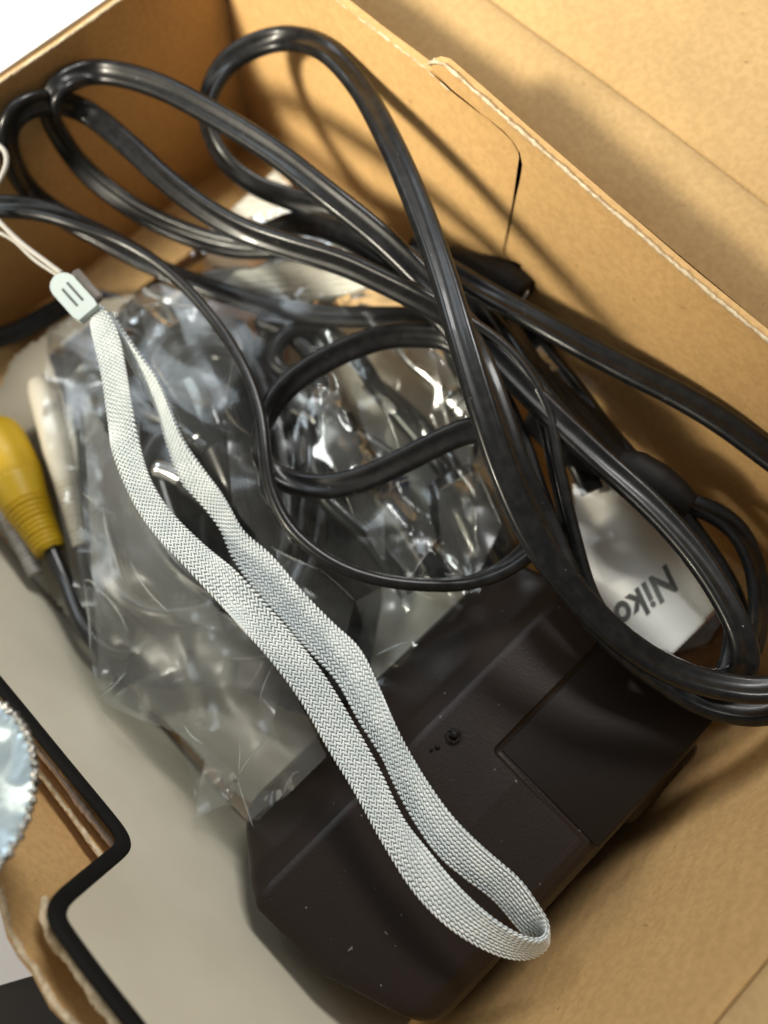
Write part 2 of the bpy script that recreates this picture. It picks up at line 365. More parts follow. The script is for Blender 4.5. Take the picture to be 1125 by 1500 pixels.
# right flap: a low strip beside the wall, a crease, then the wide lid panel
cz = .073
_d = ray(731, 0); c0 = CO + _d * ((cz - CAMZ) / _d[2]); _d = ray(1125, 296); c1 = CO + _d * ((cz - CAMZ) / _d[2])
cy = (c0[1] + c1[1]) / 2
xs = np.linspace(-.40, .14, 28)
def lid(profile, name, mt, seed):
    g = np.random.default_rng(seed); V = []; Fc = []; n = len(profile)
    for i, x in enumerate(xs):
        for (y, z) in profile: V.append((x, y, z + .0004 * math.sin(x * 60 + y * 40)))
    for i in range(len(xs) - 1):
        for j in range(n - 1): Fc.append([i * n + j, (i + 1) * n + j, (i + 1) * n + j + 1, i * n + j + 1])
    me = mesh(V, Fc); o = obj(name, me, mt, box); s = o.modifiers.new('s', 'SOLIDIFY'); s.thickness = .002; s.offset = -1; return o
lid([(Y0 + .0045, cz - .018), (Y0 + .012, cz - .0145), (cy - .02, cz - .005), (cy - .004, cz - .0001), (cy - .0012, cz - .0004), (cy - .0002, cz - .0008)], 'flap', M_KRAFT2, 1)
lid([(cy - .0004, cz - .0009), (cy + .0008, cz - .0004), (cy + .003, cz + .0012), (cy + .012, cz + .005), (cy + .1, cz + .03), (cy + .22, cz + .06)], 'lid_panel', M_KRAFT2, 2)
# white printed outside of the far-left flap
zw = .0745
wf = slab([(X0 - .0035, -.13, zw), (X0 - .0035, .135, zw + .002), (X0 - .075, .135, zw + .004), (X0 - .075, -.13, zw + .002)], (0, 0, -1), .0015)
wfo = obj('white_flap', wf, M_WHITE, box, sm=False)
pr = []
def wpt(px, py):
    d = ray(px, py); t = (zw + .0048 - CAMZ) / d[2]; return CO + d * t
for (x, y, l, a) in [(40, 21, 9, 0), (28, 29, 10, .9), (70, 14, 8, .8), (86, 4, 5, .3), (93, 11, 6, .1), (37, 37, 3, 0), (45, 32, 3, .4), (66, 28, 6, 0), (54, 36, 10, .5), (41, 47, 6, 1.4), (28, 43, 3, .3), (16, 64, 6, 1.3), (3, 75, 7, -.1), (30, 52, 9, .6), (55, 24, 5, .7), (110, 1, 8, .1)]:
    c, s = math.cos(a), -math.sin(a); q = [(-l / 2, -.9), (-l / 4, -1.6), (l / 5, -1.0), (l / 2, -.5), (l / 2, .5), (0, 1.3), (-l / 2, .8)]
    pr.append(([wpt(x + u * c - v * s, y + u * s + v * c) for u, v in q], [list(range(7))]))
obj('printed_marks', mesh(*join(pr)), M_PRINT, wfo, kind='stuff', sm=False)
obj('white_side', slab([(X0 - .078, -.13, .05), (X0 - .078, .135, .052), (X0 - .2, .135, .046), (X0 - .2, -.13, .044)], (0, 0, -1), .0015), mat('pale_grey_board', (.6, .59, .62), .5), box, sm=False)

# ------------------------------------------------------------------ grey notched insert, left
ins_ = thing('grey_insert', 'pale grey notched card insert with a thick black edge along the left side', 'insert')
line = [(-260, 700), (-60, 928), (0, 998), (90, 1108), (168, 1203), (181, 1222), (184, 1234), (176, 1246), (150, 1268), (98, 1312), (88, 1326), (86, 1340), (94, 1356), (140, 1420), (203, 1500), (300, 1625), (420, 1780)]
gp = [Q(x, y, 0) for x, y in line]
base = [np.array([.028, -.0235 - .3 * .0005, .0005]), np.array([gp[0][0], -.0235 - .3 * .0005, .0005])]
obj('panel', slab(gp + base, -GN, .0012), M_GREY, ins_, sm=False)
bl = smooth(resample(catmull(gp[:-1], 6), .0009), 4)
obj('black_edge', mesh(*sweep(bl + GN * (-.0006), [(-.0017,-.0006),(.0017,-.0006),(.0018,-.0003),(.0018,.0004),(.0014,.0008),(.0007,.00095),(-.0007,.00095),(-.0014,.0008),(-.0018,.0004),(-.0018,-.0003)], refax=GN)), M_BLACKEDGE, ins_)
# board layers behind it
lay = thing('corrugated_divider', 'torn layered brown cardboard divider between the black edge and the foil disc', 'divider')
lb = [Q(x, y, .0035) for x, y in [(-260, 735), (-60, 962), (0, 1030), (80, 1120), (140, 1200), (172, 1238)]]
l2 = slab(lb + [Q(172, 1238, .0035) + np.array([0, .010, -.04]), Q(-260, 735, .0035) + np.array([0, .010, -.04])], -GN, .0015)
obj('layer', l2, M_KRAFT, lay, sm=False)
obj('torn_edge', mesh(*roughline([p - GN * .0007 for p in lb], .00075, jit=.0002, seed=8)), mat('pinkish_board_edge', (.40, .29, .22), .9, bump=900, bumpd=.0002), lay)
lc = [Q(x, y, .0075) for x, y in [(-200, 860), (0, 1058), (72, 1142), (112, 1196), (152, 1252), (170, 1280)]]
obj('layer', slab(lc + [Q(170, 1280, .0075) + np.array([0, .012, -.04]), Q(-200, 860, .0075) + np.array([0, .012, -.04])], -GN, .0015), M_KRAFT, lay, sm=False)
obj('torn_edge', mesh(*roughline([p - GN * .0007 for p in lc], .0006, jit=.00015, seed=9)), M_EDGE, lay)
ob = [(-40, 1230), (6, 1300), (14, 1335), (21, 1362), (38, 1392), (58, 1416), (85, 1466), (118, 1500), (180, 1580), (330, 1660)]
lo = [Q(x, y, .012) for x, y in ob]
obj('wall', slab(lo + [Q(330, 1400, .012), Q(210, 1150, .012), Q(-40, 1000, .012)], -GN, .002), M_KRAFT, box, sm=False)
obj('cut_edge', mesh(*roughline([p - GN * .0008 for p in lo], .0007, step=.0006, jit=.00012, seed=10)), M_EDGE, box)
ib = [(66, 1316), (64, 1340), (73, 1368), (95, 1398), (129, 1445), (172, 1503), (250, 1600)]
li = [Q(x, y, .006) for x, y in ib]
obj('torn_edge', mesh(*roughline([p for p in li], .0009, step=.0006, jit=.00012, seed=11)), M_EDGE, lay, label='cream cut edge below the notch')

# ------------------------------------------------------------------ foil disc and things beyond the box, left
fc = thing('foil_disc', 'round crinkled silver foil lid with crimped rim at the left edge', 'lid')
V = []; Fc = []; nr, na = 26, 150; cc = P(-76, 1165, 93); ex = np.array([.8, -.55, .1]); ey = np.array([.55, .8, .25]); ex /= np.linalg.norm(ex); ey -= ex * (ex @ ey); ey /= np.linalg.norm(ey); ez = np.cross(ex, ey)
_q = P(70, 1165, 93); RF = np.linalg.norm(_q - cc) * .985
cz_ = facet_noise(11, 30, 1, 1.5, .4)
for i in range(nr + 1):
    for j in range(na):
        r = RF * (i / nr); a = 2 * math.pi * j / na
        h = .0006 * cz_(r * 1e4 * math.cos(a) * .6, r * 1e4 * math.sin(a) * .6)
        if i >= nr - 1: h += .0005 * (1 if j % 3 == 0 else -.4); r *= 1 + .006 * math.sin(j * 2.1)
        V.append(cc + ex * r * math.cos(a) + ey * r * math.sin(a) + ez * h)
for i in range(nr):
    for j in range(na): Fc.append([i * na + j, i * na + (j + 1) % na, (i + 1) * na + (j + 1) % na, (i + 1) * na + j])
fo = obj('foil', mesh(V, Fc), M_FOIL, fc)
tor = np.array([cc + RF * (1.004 + .010 * math.sin(k * 5.3)) * (ex * math.cos(2 * math.pi * k / 240) + ey * math.sin(2 * math.pi * k / 240)) for k in range(241)])
obj('crimped_rim', mesh(*sweep(tor, circ(.0006, 6), scale=[1 + .5 * math.sin(k * 1.9) for k in range(241)], refax=ez)), mat('rim_foil', (.6, .58, .52), .3, metal=.9, col2=(.03, .025, .02), cscale=700), fc)
wp = slab([(-.30, -.30, .003), (.0, -.30, .003), (-.002, -.098, .003), (-.30, -.0, .003)], (0, 0, -1), .003)
pp = thing('paper_pad', 'white paper pad on the dark table at the lower left corner', 'paper')
def G(px, py, z):
    d = ray(px, py); t = (z - CAMZ) / d[2]; return CO + d * t
pad = slab([G(-300, 1150, .02), G(-20, 1240, .02), G(40, 1395, .02), G(66, 1424, .02), G(-10, 1446, .02), G(-300, 1480, .02)], (0, 0, -1), .004)
obj('top_sheet', pad, M_WHITE, pp, sm=False)

# ------------------------------------------------------------------ power adapter
ad = thing('power_adapter', 'matte black power adapter block with a sloped shoulder lying under the strap loop', 'adapter')
def body():
    # loops across X (profile) for several Y stations; the profile has a sloped shoulder, a chamfer and a flat top
    st = [(-.0235, .93, .0), (-.0215, .985, .0035), (-.018, 1, .0045), (.0, 1, .0045), (.05, 1, .0045), (.0640, 1, .0045), (.0685, .985, .0035), (.0700, .93, 0)]
    prof = [(-.0335, .002), (-.0345, .022), (-.0332, .0262), (-.0310, .0290), (-.0214, .0398), (-.0200, .0410), (-.0192, .0416), (-.0160, .0436), (-.0150, .0441), (.006, .0450), (.0240, .0440), (.0272, .0424), (.0290, .0390), (.0290, .03), (.029, .002)]
    V = []; m = len(prof); cx, czz = 0.0, .022
    for (y, k, dz) in st:
        for (x, z) in prof:
            yy = y + (np.interp(x, [-.0345, -.031, -.021, -.013, -.0045, .009, .018, .03], [.003, .0005, -.0045, -.0075, -.007, -.0045, -.002, .005]) if y < -.01 else 0)
            V.append((cx + (x - cx) * k, yy, max(.0015, czz + (z - czz) * k)))
    Fc = []
    for i in range(len(st) - 1):
        for j in range(m): Fc.append([i * m + j, i * m + (j + 1) % m, (i + 1) * m + (j + 1) % m, (i + 1) * m + j])
    Fc.append(list(range(m))); Fc.append([(len(st) - 1) * m + j for j in range(m)][::-1])
    return normals_out(mesh(V, Fc))
bo = obj('body', body(), M_CHG, ad)
bv = bo.modifiers.new('b', 'BEVEL'); bv.width = .0013; bv.segments = 4; bv.limit_method = 'ANGLE'; bv.angle_limit = R_(14)
bo.modifiers.new('w', 'WEIGHTED_NORMAL')
bw = bo.modifiers.new('cut', 'BOOLEAN'); cutm = boxm(.0165, .0515, .0464, .0375, .0450, .0060, .0016, 4)
cuto = bpy.data.objects.new('tmpcut', cutm); COL.objects.link(cuto); bw.object = cuto; bw.solver = 'EXACT'
bo.modifiers.remove(bo.modifiers['w'])
dgx = bpy.context.evaluated_depsgraph_get(); nm_ = bpy.data.meshes.new_from_object(bo.evaluated_get(dgx)); bo.modifiers.clear(); bo.data = nm_; bpy.data.objects.remove(cuto)
if not nm_.materials: nm_.materials.append(M_CHG)
nm_.polygons.foreach_set('use_smooth', [True] * len(nm_.polygons)); bo.modifiers.new('w', 'WEIGHTED_NORMAL')
rec = obj('label_panel', boxm(.0135, .0510, .04335, .0285, .040, .0008, .0003, 2), M_CHG2, ad, label='sunken label area with its shade put into the colour')
# small pin-like moulding mark with ring
pc = P(665, 1076, 45.4)
V, Fc = sweep(np.array([pc + np.array([0, 0, -.001]), pc + np.array([0, 0, .0004]), pc + np.array([0, 0, .0009]), pc + np.array([0, 0, .0011])]), circ(.00095, 16), scale=[1, 1, .8, .3], refax=(1, 0, 0))
obj('button', mesh(V, Fc), M_PLUG, ad)
for (qx, qy, rr0) in ((641, 1094, .0006), (632, 1098, .0004), (880, 905, .0012)):
    pq = P(qx, qy, 44.6)
    obj('moulding_mark', mesh(*sweep(np.array([pq + np.array([0, 0, -.001]), pq, pq + np.array([0, 0, .0003]), pq + np.array([0, 0, .0004])]), circ(rr0, 10), scale=[1, 1, .7, .2], refax=(1, 0, 0))), M_PLUG, ad)
rg = np.array([pc + np.array([.0016 * math.cos(k / 20 * math.pi * 2), .0016 * math.sin(k / 20 * math.pi * 2), -.0002]) for k in range(21)])
obj('moulded_ring', mesh(*sweep(rg, circ(.00018, 6), cap=False, refax=(0, 0, 1))), M_CHG, ad)
obj('foot_block', boxm(.0275, .054, .019, .008, .026, .030, .003, 3), M_CHG, ad)

# ------------------------------------------------------------------ power cord
cord = thing('power_cable', 'thick black twin core power cord coiled in loops across the box', 'cord')
SEC = fig8(.00150, .00168, 10)
def cable(pl, sec=SEC, name='cable', m=M_CORD, par=cord, sc_=1., lab=None):
    p, tw = path(pl); s = [(x * sc_, y * sc_) for x, y in sec]
    return obj(name, normals_out(mesh(*sweep(p, s, tw))), m, par, label=lab)
# foremost loop: top arch, then down to lower right
cable([(600, 415, 54, 20), (545, 345, 52, 10), (500, 316, 50), (430, 293, 50, 20), (368, 268, 52, 40), (322, 225, 56, 55), (302, 165, 60, 60), (322, 105, 64, 30), (365, 70, 67, 10), (420, 56, 70, 15), (475, 72, 73, 30), (525, 125, 76, 30), (570, 205, 79, 20), (612, 300, 81, 12), (648, 400, 83, 5), (678, 500, 84, 0), (708, 600, 83, 5), (742, 700, 80, 12), (786, 794, 76, 20), (842, 868, 72, 28), (906, 933, 68, 30), (978, 980, 64, 30), (1058, 1005, 62, 30), (1140, 1008, 62, 30), (1240, 960, 60, 30)])
# second loop, upper left to lower right
cable([(470, 372, 48, 10), (430, 362, 46, 10), (400, 362, 44, 0), (345, 362, 42, 0), (280, 345, 41, 5), (200, 308, 42, 15), (128, 253, 47, 25), (88, 200, 52, 35), (72, 158, 57, 40), (88, 124, 62, 30), (140, 105, 66, 10), (222, 122, 69, 0), (310, 166, 71, 0), (400, 222, 72, 0), (480, 285, 72, 5), (555, 345, 70, 5), (620, 408, 68, 10), (690, 485, 65, 10), (780, 580, 62, 15), (870, 665, 60, 20), (955, 742, 60, 25), (1020, 815, 60, 30), (1068, 890, 60, 35), (1092, 950, 59, 30), (1084, 992, 55, 20), (1030, 1000, 52, 20), (950, 965, 48, 20)])
# third loop, lower left curl joining the bundle
cable([(370, 352, 25, 10), (400, 338, 38), (440, 327, 48), (500, 342, 56, 5), (562, 380, 60, 5), (625, 440, 60, 10), (700, 530, 58, 20), (752, 630, 56, 20), (788, 730, 54, 30), (826, 828, 52, 30), (876, 908, 50, 30), (945, 965, 50, 30)])
# fourth loop from the left edge, then back along the papers
cable([(975, 1000, 45, 30), (915, 948, 48, 40), (866, 880, 52, 60), (838, 785, 55, 70), (816, 690, 58, 70), (796, 600, 60, 60), (740, 520, 63, 40), (655, 462, 66, 30), (610, 437, 67, 30), (560, 412, 67, 30), (500, 385, 67, 25), (425, 362, 66, 25), (360, 340, 65, 20), (300, 307, 64, 20), (240, 261, 63, 20), (183, 208, 62, 10), (125, 163, 60, 0), (75, 149, 58, 0), (32, 160, 55, 20), (12, 190, 50, 45), (18, 236, 45, 40), (48, 285, 41, 20), (100, 322, 38, 20), (160, 355, 36, 30), (210, 383, 36, 40), (265, 406, 37, 50), (330, 430, 38, 40), (400, 451, 39, 35), (470, 462, 40, 30), (545, 465, 42, 30), (620, 468, 44, 30), (690, 500, 46, 30), (750, 570, 46, 30)])
# long single-looking strand seen edge-on
cable([(-60, 305, 62, 20), (0, 302, 62, 30), (60, 308, 61, 40), (112, 326, 60, 60), (170, 350, 58, 80), (230, 385, 57, 88), (282, 432, 56, 90), (330, 492, 55, 90), (364, 553, 55, 90), (382, 612, 55, 92), (388, 670, 55, 95), (398, 725, 54, 97), (430, 780, 53, 92), (490, 826, 52, 90), (560, 850, 51, 88), (640, 857, 50, 85), (700, 851, 49, 80), (760, 820, 52, 60), (805, 770, 55, 50)], lab='strand seen edge on')
# small inner loop
cable([(720, 540, 58, 10), (660, 497, 56, 10), (616, 491, 55, 0), (566, 493, 54, 0), (515, 509, 53, 0), (464, 534, 52, 5), (418, 568, 51, 20), (392, 606, 50, 45), (380, 645, 49, 70), (388, 682, 47, 50), (425, 706, 46, 20), (475, 713, 47, 10), (530, 702, 49, 0), (590, 675, 52, 0), (650, 645, 55, 0), (700, 628, 57, 5), (760, 640, 58, 20)])
# strand leaving to the right
cable([(600, 360, 46, 10), (660, 398, 50, 15), (710, 428, 54, 20), (765, 458, 56, 25), (835, 497, 58, 25), (910, 537, 60, 20), (990, 577, 61, 20), (1062, 620, 62, 20), (1130, 670, 62, 20), (1200, 720, 60, 20)])
# small loop at the right, behind
cable([(900, 700, 40, 30), (950, 715, 42, 30), (1000, 734, 46, 30), (1045, 750, 48, 30), (1083, 780, 49, 35), (1106, 830, 49, 45), (1112, 890, 48, 55), (1106, 940, 46, 50), (1085, 978, 43, 40), (1045, 1000, 40, 30), (990, 1000, 38, 30), (930, 965, 38, 30)], sc_=.93)
# lowest strand at the right
cable([(800, 800, 60, 20), (850, 880, 58, 30), (905, 945, 55, 35), (959, 988, 52, 35), (1017, 1025, 50, 35), (1074, 1042, 50, 30), (1135, 1040, 50, 30), (1240, 990, 50, 30)])
# extra strand beside the foremost one
cable([(600, 400, 50, 10), (660, 455, 62, 20), (705, 530, 68, 30), (735, 610, 68, 35), (762, 690, 66, 35), (800, 765, 62, 35), (834, 848, 60, 35), (883, 920, 56, 30), (950, 968, 54, 30)])
cable([(645, 372, 36, 10), (700, 420, 42, 40), (745, 480, 48, 50), (790, 545, 50, 50), (850, 615, 50, 40), (920, 690, 48, 30), (990, 760, 46, 30), (1050, 850, 44, 30)])
cable([(640, 385, 30, 20), (700, 450, 34, 20), (760, 530, 38, 20), (812, 610, 40, 20), (850, 680, 40, 20), (868, 720, 38, 20)])
cable([(700, 440, 28, 10), (770, 495, 34, 10), (830, 560, 40, 10), (890, 640, 44, 10), (955, 712, 46, 20), (1020, 790, 46, 25), (1074, 880, 44, 30), (1076, 955, 42, 30), (1050, 1012, 42, 30), (990, 1010, 40, 30)])
cable([(690, 520, 30, 10), (740, 620, 34, 10), (775, 720, 38, 10), (812, 800, 42, 10), (850, 860, 46, 20)])
# thin strand on the floor at the left
cable([(-40, 505, 12, 20), (20, 488, 12, 20), (70, 462, 12, 20), (118, 438, 11, 20), (170, 445, 7, 20), (240, 480, 2.5, 20)])
def lathe_path(pl, radii, name, m, par, flat=1., n=16, lab=None, tw=0):
    a = np.array([P(*q) for q in pl]); s = resample(catmull(a, 8), .0007)
    t = np.linspace(0, 1, len(s)); rr_ = np.interp(t, [r[0] for r in radii], [r[1] for r in radii])
    V, Fc = sweep(s, circ(1, n, flat), scale=rr_ , twist=[tw] * len(s)); return obj(name, normals_out(mesh(V, Fc)), m, par, label=lab)
lathe_path([(790, 590, 41), (855, 645, 42), (920, 688, 43), (995, 735, 45)], [(0, .0040), (.03, .0078), (.35, .0080), (.62, .0048), (.75, .0034), (1, .0026)], 'plug', M_PLUG, cord, .8)
lathe_path([(905, 676, 52), (945, 702, 53), (985, 726, 53), (1012, 742, 53)], [(0, .0036), (.2, .0052), (.55, .0054), (.8, .0046), (1, .003)], 'moulded_collar', M_PLUG, cord, .8)

# second black plug standing against the right wall
pl2 = thing('wall_plug', 'black moulded plug standing against the right cardboard wall behind the cords', 'plug')
lathe_path([(640, 440, 20), (690, 415, 26), (735, 412, 28), (768, 432, 24)], [(0, .006), (.1, .0072), (.6, .0070), (.9, .0050), (1, .0042)], 'body', M_PLUG, pl2, .8)
lathe_path([(660, 372, 32), (690, 385, 34), (720, 402, 34)], [(0, .0022), (.6, .003), (1, .0035)], 'strain_relief', M_PLUG, pl2)
lathe_path([(730, 450, 16), (765, 500, 16), (790, 540, 14)], [(0, .006), (.2, .0085), (.85, .0085), (1, .006)], 'base_block', M_PLUG, pl2, .7)
# pale paper twist tie
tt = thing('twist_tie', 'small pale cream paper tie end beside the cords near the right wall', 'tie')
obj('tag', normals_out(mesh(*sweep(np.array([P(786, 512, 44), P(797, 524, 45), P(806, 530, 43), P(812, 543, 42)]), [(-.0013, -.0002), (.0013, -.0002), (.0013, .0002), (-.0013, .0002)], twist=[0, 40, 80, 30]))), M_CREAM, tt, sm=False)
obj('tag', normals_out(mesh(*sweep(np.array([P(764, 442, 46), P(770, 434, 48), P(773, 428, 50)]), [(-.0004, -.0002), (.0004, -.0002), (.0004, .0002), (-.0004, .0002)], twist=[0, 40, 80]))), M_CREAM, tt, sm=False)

# ------------------------------------------------------------------ wrist strap
stp = thing('wrist_strap', 'pale grey braided wrist strap loop lying diagonally over the cables and adapter', 'strap')
A_ = [(133, 468, 150, 447), (132, 475, 159, 460), (137, 500, 174, 490), (149, 549, 184, 539), (159, 624, 194, 599), (164, 659, 204, 649), (187, 719, 219, 699), (219, 773, 249, 748), (269, 828, 299, 798), (328, 892, 348, 838), (358, 925, 398, 893), (393, 964, 438, 940), (438, 1024, 480, 996), (478, 1094, 520, 1062), (518, 1159, 556, 1126), (560, 1235, 590, 1197), (605, 1307, 625, 1242), (660, 1362, 664, 1290), (721, 1397, 706, 1332), (762, 1406, 746, 1362), (786, 1401, 772, 1374), (800, 1390, 792, 1378), (806, 1377, 805, 1366)]
B_ = [(803, 1376, 805, 1354), (788, 1375, 798, 1341), (766, 1369, 784, 1318), (746, 1345, 761, 1287), (721, 1317, 726, 1257), (680, 1287, 695, 1229), (640, 1252, 660, 1192), (605, 1202, 625, 1143), (575, 1146, 598, 1098), (560, 1112, 578, 1058), (523, 1054, 556, 1006), (493, 999, 528, 950), (450, 952, 489, 913), (413, 908, 445, 868), (368, 858, 398, 813), (338, 813, 358, 780), (324, 778, 340, 750), (299, 743, 324, 722), (264, 704, 300, 690), (244, 649, 269, 646), (229, 599, 249, 599), (199, 549, 229, 552), (180, 510, 199, 512), (168, 485, 180, 484), (152, 462, 163, 456)]
seq = A_ + B_; nA = len(A_)
L = []; Rr = []
# arc-length based heights: rise over the bag, down on the adapter, the turn stands on its edge
for i, q in enumerate(seq):
    if i < nA: f_ = i / (nA - 1); z = np.interp(f_, [0, .1, .45, .62, .8, 1], [66, 66, 63, 60, 55, 49]); dz = np.interp(f_, [0, .6, .72, .85, 1], [0, 0, 2, 6.0, 7.5])
    else: f_ = (i - nA) / (len(B_) - 1); z = np.interp(f_, [0, .2, .4, .6, .9, 1], [49, 53, 57, 58, 61, 65]); dz = np.interp(f_, [0, .15, .3, .5, .7, .9, 1], [7.5, 6, 2.5, 0, 2, 4, 0])
    L.append(P(q[0], q[1], z)); Rr.append(P(q[2], q[3], z + dz))
LR = np.hstack([np.array(L), np.array(Rr)])
LR = catmull(LR, 12); mid = .5 * (LR[:, :3] + LR[:, 3:]); s = np.concatenate([[0], np.cumsum(np.linalg.norm(np.diff(mid, axis=0), axis=1))])
def at_s(q): return np.stack([np.interp(q, s, LR[:, k]) for k in range(6)], 1)
nn = int(s[-1] / .0008); D = smooth(at_s(np.linspace(0, s[-1], nn)), 6)
midD = .5 * (D[:, :3] + D[:, 3:]); wv = .5 * (D[:, 3:] - D[:, :3]); wl_ = np.linalg.norm(wv, axis=1)
T = np.gradient(midD, axis=0); T /= np.linalg.norm(T, axis=1)[:, None]
Nn = np.cross(T, wv); Nn /= np.linalg.norm(Nn, axis=1)[:, None]
# core ribbon
V = []; Fc = []; K = 9
for i in range(nn):
    for sd in (1, -1):
        for k in range(K):
            t = (-1 + 2 * k / (K - 1)) * sd; hgt = .00028 * math.sqrt(max(0, 1 - t * t)) + .00006
            V.append(midD[i] + wv[i] * t * .97 + Nn[i] * hgt * sd)
m_ = 2 * K
for i in range(nn - 1):
    for j in range(m_): a, b = i * m_ + j, i * m_ + (j + 1) % m_; Fc.append([a, b, b + m_, a + m_])
obj('band', normals_out(mesh(V, Fc)), M_YARNC, stp)
# braided yarn: real little stitches in herringbone columns on both faces
NC = 10; pitch = .00108; rows = int(s[-1] / pitch); V = []; Fc = []
prof = [(-1, .12), (-.62, .8), (0, 1), (.62, .8), (1, .12)]; sec6 = [(math.cos(a), math.sin(a)) for a in np.linspace(0, 2 * math.pi, 7)[:-1]]
sD = np.linspace(0, s[-1], nn)
sTip = s[(nA - 1) * 12]
def interp3(A, q): return np.array([np.interp(q, sD, A[:, k]) for k in range(3)])
for rI in range(rows):
    for c in range(NC):
        q = (rI + (.5 if c % 2 else 0)) * pitch + rng.normal(0, .00002)
        if q > s[-1] - .0004: continue
        m0 = interp3(midD, q); w0 = interp3(wv, q); t0 = interp3(T, q); n0 = interp3(Nn, q); wl = np.linalg.norm(w0); wu = w0 / wl
        colw = wl * 2 / NC; tt_ = -1 + (2 * c + 1) / NC; sl = (1 if c % 2 else -1) * R_(33 - 21 * math.exp(-((q - sTip) / .028) ** 2))
        for sd in (1, -1):
            cen = m0 + w0 * tt_ + n0 * sd * (.00034 * math.sqrt(max(0.05, 1 - (tt_ * .93) ** 2)) + .00004)
            ax = t0 * math.cos(sl) + wu * math.sin(sl); bx = wu * math.cos(sl) - t0 * math.sin(sl)
            hl = .00072; hw = colw * .41; hh = .00022
            b0 = len(V)
            for (u, k) in prof:
                for (cx_, sy_) in sec6: V.append(cen + ax * u * hl + bx * cx_ * hw * k + n0 * sy_ * hh * k)
            for a in range(4):
                for j in range(6): Fc.append([b0 + a * 6 + j, b0 + a * 6 + (j + 1) % 6, b0 + (a + 1) * 6 + (j + 1) % 6, b0 + (a + 1) * 6 + j])
obj('braid', mesh(V, Fc), M_YARN, stp, kind='stuff')
# slider: rounded flat body with two slots, and the darker clip beside it
def frame(px, py, z, dx, dy):
    a = P(px, py, z); b = P(px + dx, py + dy, z); x = (b - a) / np.linalg.norm(b - a); v = CO - a; v /= np.linalg.norm(v); y = np.cross(v, x); y /= np.linalg.norm(y); n = np.cross(x, y); return a, x, y, n
a, x, y, n = frame(107, 434, 67, 10, 11.2)
Lh, Wh = .0063, .00325
outl = []
for k in range(13): an = math.pi / 2 + math.pi * k / 12; outl.append((-Lh + Wh + Wh * 1.15 * math.cos(an), Wh * math.sin(an)))
outl += [(Lh - .0012, -Wh), (Lh + .0006, -Wh + .0006), (Lh + .0006, Wh - .0004), (Lh - .001, Wh)]
me = slab([a + x * u + y * v + n * .0012 for u, v in outl], -n, .0024)
sl_ = obj('slider', me, M_SLIDER, stp, sm=False); bv = sl_.modifiers.new('b', 'BEVEL'); bv.width = .0005; bv.segments = 3; bv.limit_method = 'ANGLE'; bv.angle_limit = R_(40)
for (u0, v0, ln) in ((.0006, -.00075, .0031), (.0002, .0011, .0033)):
    q = [a + x * u0 + y * v0 + n * .0013 + x * sx_ * ln + y * sy_ * .00030 for sx_, sy_ in ((-1, -1), (1, -1), (1, 1), (-1, 1))]
    obj('slot', slab(q, -n, .0003), M_SLOT, sl_, sm=False)
a2, x2, y2, n2 = frame(127, 420, 64, 10, 11.2)
obj('clip', normals_out(mesh(*sweep(np.array([a2 - x2 * .0055, a2 - x2 * .005, a2 + x2 * .0045, a2 + x2 * .0052]), circ(.0016, 14, .7), scale=[.4, 1, 1, .7]))), mat('brown_grey_plastic', (.22, .19, .16), .5), stp)
# thin strings from the slider to the left edge
obj('string', mesh(*sweep(path([(90, 400, 68), (60, 378, 67), (30, 355, 66), (0, 326, 66), (-20, 300, 66)], .0008)[0], circ(.00062, 8))), M_STRING, stp)
obj('string', mesh(*sweep(path([(86, 404, 67), (50, 380, 66), (20, 352, 65), (-8, 338, 65), (-30, 330, 66)], .0008)[0], circ(.0005, 8))), M_STRING, stp)
obj('string', mesh(*sweep(path([(-20, 300, 66), (-4, 270, 69), (8, 246, 70), (9, 226, 70), (0, 214, 70), (-16, 206, 70)], .0008)[0], circ(.00062, 8))), M_STRING, stp)

# ------------------------------------------------------------------ papers on the floor
rp_ = sheet([(403, 248), (470, 318), (610, 430), (560, 480), (400, 470), (296, 425), (306, 336)], [(403, 250, 24), (310, 335, 24), (600, 430, 36), (400, 400, 33), (400, 460, 30)], lambda x, y: .85 * math.sin((y + .10 * x) / 9.5 * 2 * math.pi), 3.)
o = obj('ribbed_sheet', mesh(*rp_), M_PAPER); tag(o, 'white ribbed paper sheet under the cords near the far corner', 'paper')
mn = sheet([(420, 440), (620, 470), (745, 560), (770, 700), (720, 860), (560, 1010), (470, 960), (430, 700)], [(500, 500, 10), (700, 600, 14), (700, 850, 8), (500, 900, 5)], facet_noise(5, 90, 1.5), 9.)
o = obj('paper_leaflet', mesh(*mn), M_PAPER); tag(o, 'white paper leaflet under the clear bag beside the adapter', 'leaflet')
ls = sheet([(20, 520), (140, 440), (300, 420), (330, 700), (560, 1000), (400, 1200), (330, 1150), (150, 960), (60, 860), (-60, 700)], [(0, 600, 6), (140, 460, 10), (120, 860, 6), (360, 1100, 8), (300, 900, 5)], facet_noise(9, 70, 1.2), 9.)
o = obj('tissue_wrap', mesh(*ls), mat('beige_tissue', (.30, .275, .22), .6)); tag(o, 'beige tissue wrap on the box floor under the yellow plug', 'paper')

